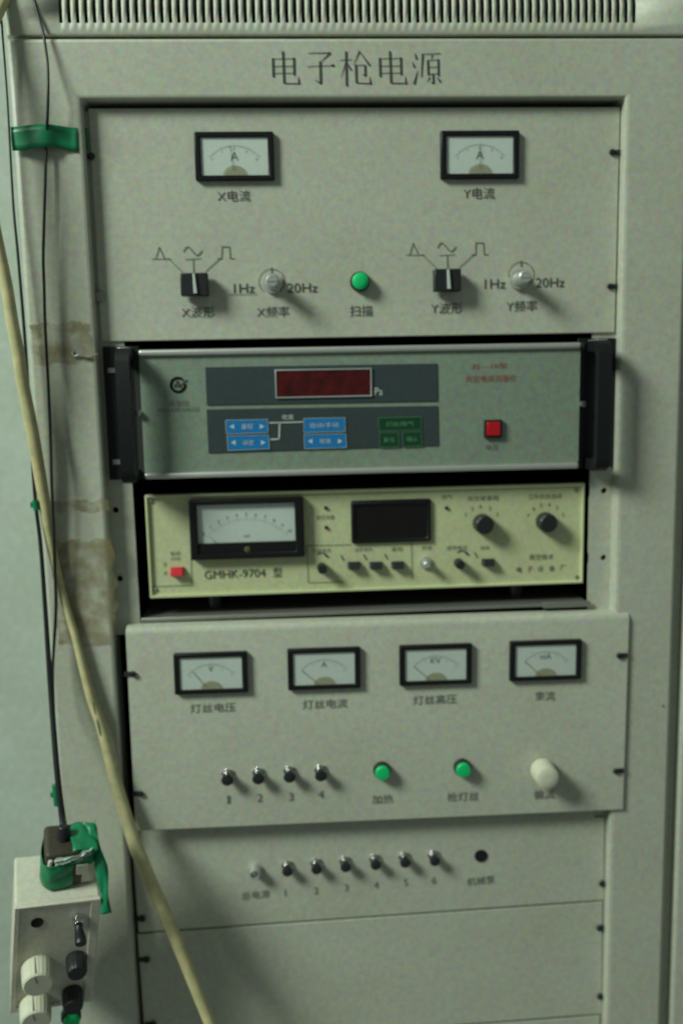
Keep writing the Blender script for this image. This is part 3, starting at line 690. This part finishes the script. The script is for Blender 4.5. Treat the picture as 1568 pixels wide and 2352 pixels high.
c = U.at(1104, 1966, -.0005); bm = new(); lathe(bm, (c.x, 0, c.z), [(.0068, -.0002), (.0068, -.0008), (.0062, -.0011), (.0058, -.0007)], 28); obj('round_hole', bm, M['hole'], r5)
ik = 'ink2'
for k, (x, y) in enumerate(((655, 2050), (726, 2045), (795, 2038), (863, 2032), (931, 2026), (996, 2022))): label(U, ik, str(k+1), x, y, 17)
label(U, ik, '总电源', 587, 2055, 20, 64, .03); label(U, ik, '机械泵', 1103, 2022, 20, 64, .03)
screw(U, 327, 2110, -1, r=.0036); screw(U, 1382, 2029, 1, r=.0036)
r6 = thing('blank_panel', 'plain beige blank panel below the row of six toggle switches', 'blank panel', (0, .012, -.484), -.0125)
U = Unit(r6); e0 = U.at(1390, 2334); e1 = U.at(1390, 2072)
zb, zt6 = U.at(1125, 2350).z, U.at(1390, 2070).z
bm = new(); box(bm, px0, px1, 0, .0018, zb+.0006, (U.at(345, 2142).z+U.at(1390, 2070).z)/2-.0007); obj('face_plate', bm, M['paint'], r6, bevel=.0016, seg=3)
screw(U, 337, 2204, -1, r=.0036); screw(U, 1376, 2131, 1, r=.0036); screw(U, 1377, 2288, 1, r=.0036); screw(U, 352, 2352, -1, r=.0036)
r7 = thing('lower_blank_panel', 'lowest beige blank panel, only its top edge showing at the bottom of the picture', 'blank panel', (0, .012, -.66), -.0125)
U = Unit(r7); z7 = U.at(1125, 2351).z
bm = new(); box(bm, px0, px1, 0, .0018, -.11, z7-.0006); obj('face_plate', bm, M['paint'], r7, bevel=.0012)

# ================================================================== neighbouring cabinet edge on the right
nb = thing('neighbour_cabinet', 'sliver of another pale cabinet past the right edge of the tall cabinet', 'cabinet', (.62, .004, -.95))
bm = new(); box(bm, .3165-.62, .30, 0, .6, 0, .95+.43); obj('body', bm, M['paint'], nb, bevel=.004, seg=3)

# ================================================================== hose, cables
def path(pts): return [(*ray(x, y, d), r*MM) for x, y, d, r in pts]
bm = new()
tube(bm, path([(40, -60, .02, 5.4), (16, -16, .002, 5.4), (-2, 22, -.008, 5.4), (-26, 80, -.017, 5.4), (-38, 160, -.026, 5.4), (-40, 300, -.034, 5.4), (-20, 480, -.035, 5.4), (14, 648, -.031, 5.3), (29, 740, -.028, 5.4), (44, 820, -.025, 5.5), (53, 881, -.022, 5.5), (74, 986, -.017, 5.6), (101, 1143, -.010, 5.4),
               (118, 1253, -.0065, 4.6), (143, 1361, -.0055, 3.9), (173, 1460, -.0055, 3.7), (207, 1595, -.0080, 4.4), (234, 1673, -.0090, 5.0), (265, 1791, -.0110, 5.9), (304, 1921, -.0180, 6.4), (338, 2006, -.0280, 6.4), (395, 2135, -.0440, 6.1), (480, 2346, -.0620, 5.3), (520, 2440, -.0680, 5.2), (640, 2740, -.0760, 5.2), (720, 3200, -.0780, 5.2), (730, 3700, -.0700, 5.2)]), seg=18, n=8)
ho = obj('yellow_hose', bm, M['hose']); tag(ho, 'yellowed rubber hose slanting down across the left upright and lower panels', 'hose')
for q in ([(213, 1612, -.0128, .30), (217, 1632, -.0132, .42), (219, 1640, -.0134, .25)], [(222, 1652, -.0142, .3), (227, 1672, -.0144, .5), (231, 1690, -.0146, .3)], [(186, 1520, -.0098, .25), (193, 1548, -.0104, .35), (199, 1570, -.0110, .25)], [(282, 1840, -.0170, .2), (288, 1858, -.0172, .35), (291, 1868, -.0174, .2)]):
    bm = new(); tube(bm, path(q), 6, 3); obj('crease_mark', bm, M['ink2'], ho)
bm = new()
tube(bm, path([(-8, -10, .0, 1.0), (3, 40, -.006, 1.0), (8, 97, -.006, .9), (18, 233, -.006, .9), (31, 466, -.007, 1.1), (43, 598, -.008, 1.3), (60, 810, -.010, 1.5), (80, 1126, -.012, 1.7), (94, 1253, -.013, 1.9), (105, 1404, -.015, 2.2), (116, 1570, -.024, 2.6), (130, 1752, -.045, 2.8), (142, 1869, -.056, 2.8), (148, 1915, -.066, 2.8)]), seg=12)
ca = obj('hanging_cable', bm, M['cable']); tag(ca, 'thick black cable hanging down the left edge of the cabinet into the control box', 'cable')
for x, y, d, h in ((84, 1160, -.0125, .0045), (130, 1826, -.048, .010)):
    c = ray(x, y, d); t = ray(x+1.6, y+20, d)-c; t.normalize()
    bm = new(); cyl(bm, c-t*h, c+t*h, .0034, .0031, 10); box(bm, c.x-.0052, c.x-.001, c.y-.0005, c.y+.0005, c.z-.0022, c.z+.0026)
    obj('tape_band', bm, M['gtape'], ca)
bm = new()
tube(bm, path([(70, -40, .012, 1.2), (79, 0, .001, 1.2), (87, 30, -.0016, 1.2), (99, 71, -.0040, 1.2), (104, 101, -.006, 1.2), (110, 148, -.0085, 1.25), (111, 203, -.0140, 1.3), (110, 263, -.0120, 1.35), (107, 318, -.0062, 1.35), (105, 405, -.0070, 1.35), (103, 472, -.0078, 1.35), (101, 540, -.0080, 1.4), (100, 600, -.0080, 1.4), (102, 658, -.0080, 1.4), (104, 739, -.0080, 1.4), (108, 820, -.0080, 1.4), (111, 871, -.009, 1.4), (116, 987, -.012, 1.45), (119, 1102, -.016, 1.45), (123, 1195, -.015, 1.5),
               (126, 1288, -.0130, 1.6), (129, 1370, -.0115, 1.6), (128, 1426, -.0110, 1.5), (124, 1491, -.012, 1.4), (122, 1540, -.014, 1.3), (124, 1620, -.018, 1.3), (129, 1700, -.032, 1.3), (142, 1830, -.050, 1.3), (154, 1912, -.064, 1.3)]), seg=10)
tag(obj('thin_cable', bm, M['cable']), 'thin black cable running down the left upright under the green tape', 'cable')

# ================================================================== tapes
def strip(pts, half, name, m, label, cat, thick=.0004):   # pts: (px,py,depth) along the strip; half = half width in metres (vertical)
    bm = new(); rows = []
    Q = catmull([tuple(ray(*p)) for p in pts], 8)
    for k, q in enumerate(Q):
        w = half*(1+.02*math.sin(k*.16)); rows.append([bm.verts.new((q[0]+(.0002*math.sin(j*2)), q[1]-.0003*math.sin(k*.25+j), q[2]+w*(1-2*j/4))) for j in range(5)])
    for a, b in zip(rows, rows[1:]):
        for j in range(4): bm.faces.new((a[j], b[j], b[j+1], a[j+1]))
    o = obj(name, bm, m, solid=thick); return tag(o, label, cat)
strip([(27, 319, -.0035), (50, 318, -.006), (82, 313, -.0082), (108, 312, -.0082), (135, 315, -.0040), (160, 319, -.0014), (177, 321, -.0008), (184, 321, .003), (194, 320, .0078), (203, 321, .0085)], .0098, 'green_tape', M['gtape'], 'strip of shiny green tape round the left upright, holding the thin cable', 'tape')
def residue(pts, label, y=-.0004):
    P = [(ray(x, y_, 0).x, ray(x, y_, 0).z) for x, y_ in pts]; rag = []
    for (ax, az), (bx, bz) in zip(P, P[1:]+P[:1]):
        L = math.hypot(bx-ax, bz-az); n = max(2, int(L/.0022))
        for k in range(n):
            t = k/n; w = .0011*random.uniform(-1, 1)+.0012*math.sin(t*L*260+ax*900)
            rag.append((ax+(bx-ax)*t-(bz-az)/L*w, az+(bz-az)*t+(bx-ax)/L*w))
    bm = new(); quadbox(bm, rag, y, y-.00025)
    tag(obj('yellowed_tape', bm, M['ytape'], smooth=False), label, 'tape', 'old clear tape on the left upright')
residue([(68, 742), (208, 740), (214, 832), (76, 838)], 'highest patch of old yellowed tape on the left upright, beside the top panel corner')
residue([(104, 1152), (250, 1147), (253, 1172), (160, 1178), (106, 1178)], 'narrow brownish band of old tape crossing the left upright beside the upper rail hole')
residue([(116, 1242), (258, 1238), (270, 1400), (262, 1476), (210, 1486), (134, 1478)], 'largest dirty patch of old yellowed tape, behind the hose at the lower rail hole')
bm = new(); tube(bm, path([(168, 806, -.001, .7), (170, 818, -.002, .9), (182, 816, -.0022, 1.0), (198, 820, -.0022, 1.0), (212, 818, -.0018, .9), (226, 813, -.0008, .6)]), seg=8)
tag(obj('wire_stub', bm, M['steel']), 'short bent dark wire stuck to the left upright beside the vacuum gauge ear', 'wire')

# ================================================================== hanging control box at lower left
pd = thing('hanging_control_box', 'cream hand control box hanging at the lower left with two fluted ivory knobs', 'control box', (-0.2874, -.103, -0.3251))
pd.rotation_euler = (0.2481, 0.1003, 0.2809)
U = Unit(pd)
w0, w1, zt_, DB, LB = -0.0730/2, 0.0730/2, 0.0, 0.0650, .122
bm = new()                                      # folded lid: top, sides and rims round a set-back front plate
ring(bm, (w0, w1, -LB, 0), (w0+.0048, w1-.0085, -LB+.004, -.0016), .004, 0, .0030); lid = obj('lid', bm, M['pend'], pd, bevel=.0012, seg=3)
bm = new(); box(bm, w0+.0004, w1-.0004, .0042, DB, -LB+.0004, -.0004); obj('box_body', bm, M['pend'], pd, bevel=.0020, seg=3)
bm = new(); box(bm, w0+.0050, w1-.0087, .0016, .0029, -LB+.0043, -.0018); obj('front_plate', bm, M['pend'], pd)
c = U.at(86, 2120, .001); bm = new(); lathe(bm, (c.x, .0016, c.z), [(.0054, -.0001), (.0054, -.0006), (.0050, -.0009), (.0046, -.0006)], 24); obj('socket_hole', bm, M['hole'], pd)
def pcyl(name, px, py, d, r, m, flute=0, seg=64):
    c = U.at(px, py, -d); bm = new()
    lathe(bm, (c.x, 0, c.z), [(r*.98, .0014), (r, 0), (r*.97, -d*.6), (r*.94, -d+.0015), (r*.84, -d), (r*.2, -d)], seg, flute, 1); return obj(name, bm, M[m], pd), c
for x, y in ((88, 2264), (83, 2349)):
    k, c = pcyl('knob', x, y, .0195, .0142, 'ivory', .018, 96)
    bm = new(); line(bm, [(c.x-.001, c.z+.003), (c.x-.0025, c.z+.0095)], .0011, -.0198)
    box(bm, c.x-.0030, c.x-.0022, -.018, -.001, c.z+.0134, c.z+.0139); obj('pointer_mark', bm, M['ink2'], k, smooth=False)
pcyl('black_knob', 178, 2237, .0165, .0094, 'black', .04, 48); pcyl('black_knob', 169, 2316, .0165, .0096, 'black', .04, 48)
c = U.at(181, 2119, -.004); bm = new(); cyl(bm, (c.x, .0014, c.z), (c.x, -.0016, c.z), .0066, seg=6); cyl(bm, (c.x, -.0017, c.z), (c.x, -.0075, c.z), .0044, seg=18); ts = obj('toggle_switch', bm, M['chrome'], pd, bevel=.0004)
e = U.at(185.5, 2163, -.016); bm = new(); tube(bm, [(c.x, -.0076, c.z, .0030), (c.x, -.010, c.z-.002, .0036), (e.x, -.0145, e.z+.0015, .0050), (e.x, -.0185, e.z-.0005, .0048)], 14, 4); obj('lever', bm, M['black'], ts)
c = U.at(165, 2350, -.010); bm = new(); lathe(bm, (c.x, 0, c.z), [(.0092, .0014), (.0092, -.0045), (.0082, -.0055)], 24); lp = obj('indicator_lamp', bm, M['black'], pd)
bm = new(); lathe(bm, (c.x, 0, c.z), [(.0074, -.0056), (.0074, -.0100), (.006, -.0112)], 24); obj('green_lens', bm, M['lens'], lp)
# cable plug standing on the lid, bandaged with green tape
gl = [U.at(97, 2026, .030), U.at(217, 2015, .030)]
gx, gw, gy = (gl[0].x+gl[1].x)/2, (gl[1].x-gl[0].x)/2, .016
GH = .040
def sheet(bm, pts, z0, z1, seed, n=10, amp=.0005):   # soft tape sheet: pts (x,y) along it, z from bottom to top (may vary along)
    Q = catmull(pts, n); rows = []
    for k, q in enumerate(Q):
        t = k/(len(Q)-1); a = z0[0]+(z0[1]-z0[0])*t; b = z1[0]+(z1[1]-z1[0])*t
        rows.append([bm.verts.new((q[0]+amp*math.sin(j*.9+k*.35+seed), q[1]+amp*1.4*math.sin(j*1.3-k*.28+seed*2), a+(b-a)*j/8+amp*.8*math.sin(k*.5+seed))) for j in range(9)])
    for a, b in zip(rows, rows[1:]):
        for j in range(8): bm.faces.new((a[j], b[j], b[j+1], a[j+1]))
bm = new(); box(bm, gx-gw*.96, gx+gw*.55, gy+.004, DB-.004, .0004, GH*.93); cl = obj('cable_plug', bm, M['brown'], pd, bevel=.004, seg=4)
bm = new(); box(bm, gx-gw*.2, gx+gw*.96, gy+.0045, DB-.006, .0003, GH*.55); obj('plug_housing', bm, M['pend'], cl, bevel=.004, seg=4)
bm = new(); cyl(bm, (gx-gw*.25, gy+.024, GH*.9), (gx-gw*.28, gy+.026, GH+.010), .0062, .0045, 18); obj('cable_sleeve', bm, M['black'], cl, bevel=.001)
bm = new(); box(bm, gx+gw*.22, gx+gw*.70, gy+.0022, gy+.0042, GH*.33, GH*.60); obj('clamp_plate', bm, M['ivory'], cl, bevel=.0012, seg=3)
bm = new(); cyl(bm, (gx-gw*.78, gy+.003, GH*.60), (gx-gw*.76, gy+.003, GH*.80), .0022, .0020, 12); obj('tie_stub', bm, M['ivory'], cl, bevel=.0005)
tw = new()
sheet(tw, [(gx-gw*.9, DB), (gx-gw*1.05, gy+.022), (gx-gw*1.04, gy+.008), (gx-gw*.80, gy+.0012), (gx-gw*.4, gy+.0004), (gx+gw*.10, gy+.0016)], (.004, .0008), (GH*.66, GH*.70), 1)
sheet(tw, [(gx-gw*.55, gy+.0016), (gx-gw*.1, gy+.0008), (gx+gw*.35, gy+.0012), (gx+gw*.80, gy+.003), (gx+gw*.97, gy+.014), (gx+gw*.98, DB-.008)], (GH*.70, GH*.62), (GH*.86, GH*1.05), 3)
gr = [[tw.verts.new((gx+gw*(.02+.98*i/8)+.0006*math.sin(j*1.1), gy+.001+(DB-.012-gy)*j/8+.0006*math.sin(i*1.4), GH*(1.06-.10*abs(i-3)/8)+.0012*math.sin(i*.9+j*.7))) for j in range(9)] for i in range(9)]
for i in range(8):
    for j in range(8):
        tw.faces.new((gr[i][j], gr[i+1][j], gr[i+1][j+1], gr[i][j+1]))
mw = U.mw
for v in tw.verts: v.co = mw @ v.co
tag(obj('tape_wrap', tw, M['gtape'], solid=.0004), 'green tape bandaged round the cable plug on top of the control box', 'tape')
bm = new()
sheet(bm, [(gx-gw*.60, gy+.0002), (gx-gw*.25, gy-.0012), (gx+gw*.15, gy-.0016), (gx+gw*.5, gy-.0002), (gx+gw*.75, gy+.002)], (GH*.72, GH*.92), (GH*.88, GH*1.08), 6, amp=.0009)
for v in bm.verts: v.co = mw @ v.co
tag(obj('plastic_film', bm, M['clear'], solid=.0004), 'crumpled clear plastic film among the green tape over the control box', 'plastic film')
bm = new(); pth = [ray(202, 1890, -.060), ray(212, 1905, -.066), ray(223, 1950, -.076), ray(234, 2000, -.084), ray(240, 2050, -.090), ray(244, 2098, -.092)]
Q = catmull([tuple(p) for p in pth], 8); rows = []
for k, q in enumerate(Q):
    hw = .0046*(1+.22*math.sin(k*.30+1)); rows.append([bm.verts.new((q[0]+hw*(2*j/3-1), q[1]+.0012*math.sin(j*1.5+k*.4), q[2])) for j in range(4)])
for a, b in zip(rows, rows[1:]):
    for j in range(3): bm.faces.new((a[j], b[j], b[j+1], a[j+1]))
tag(obj('loose_tape', bm, M['gtape'], solid=.0004), 'loose green tape tail dangling to the right of the control box lid', 'tape')
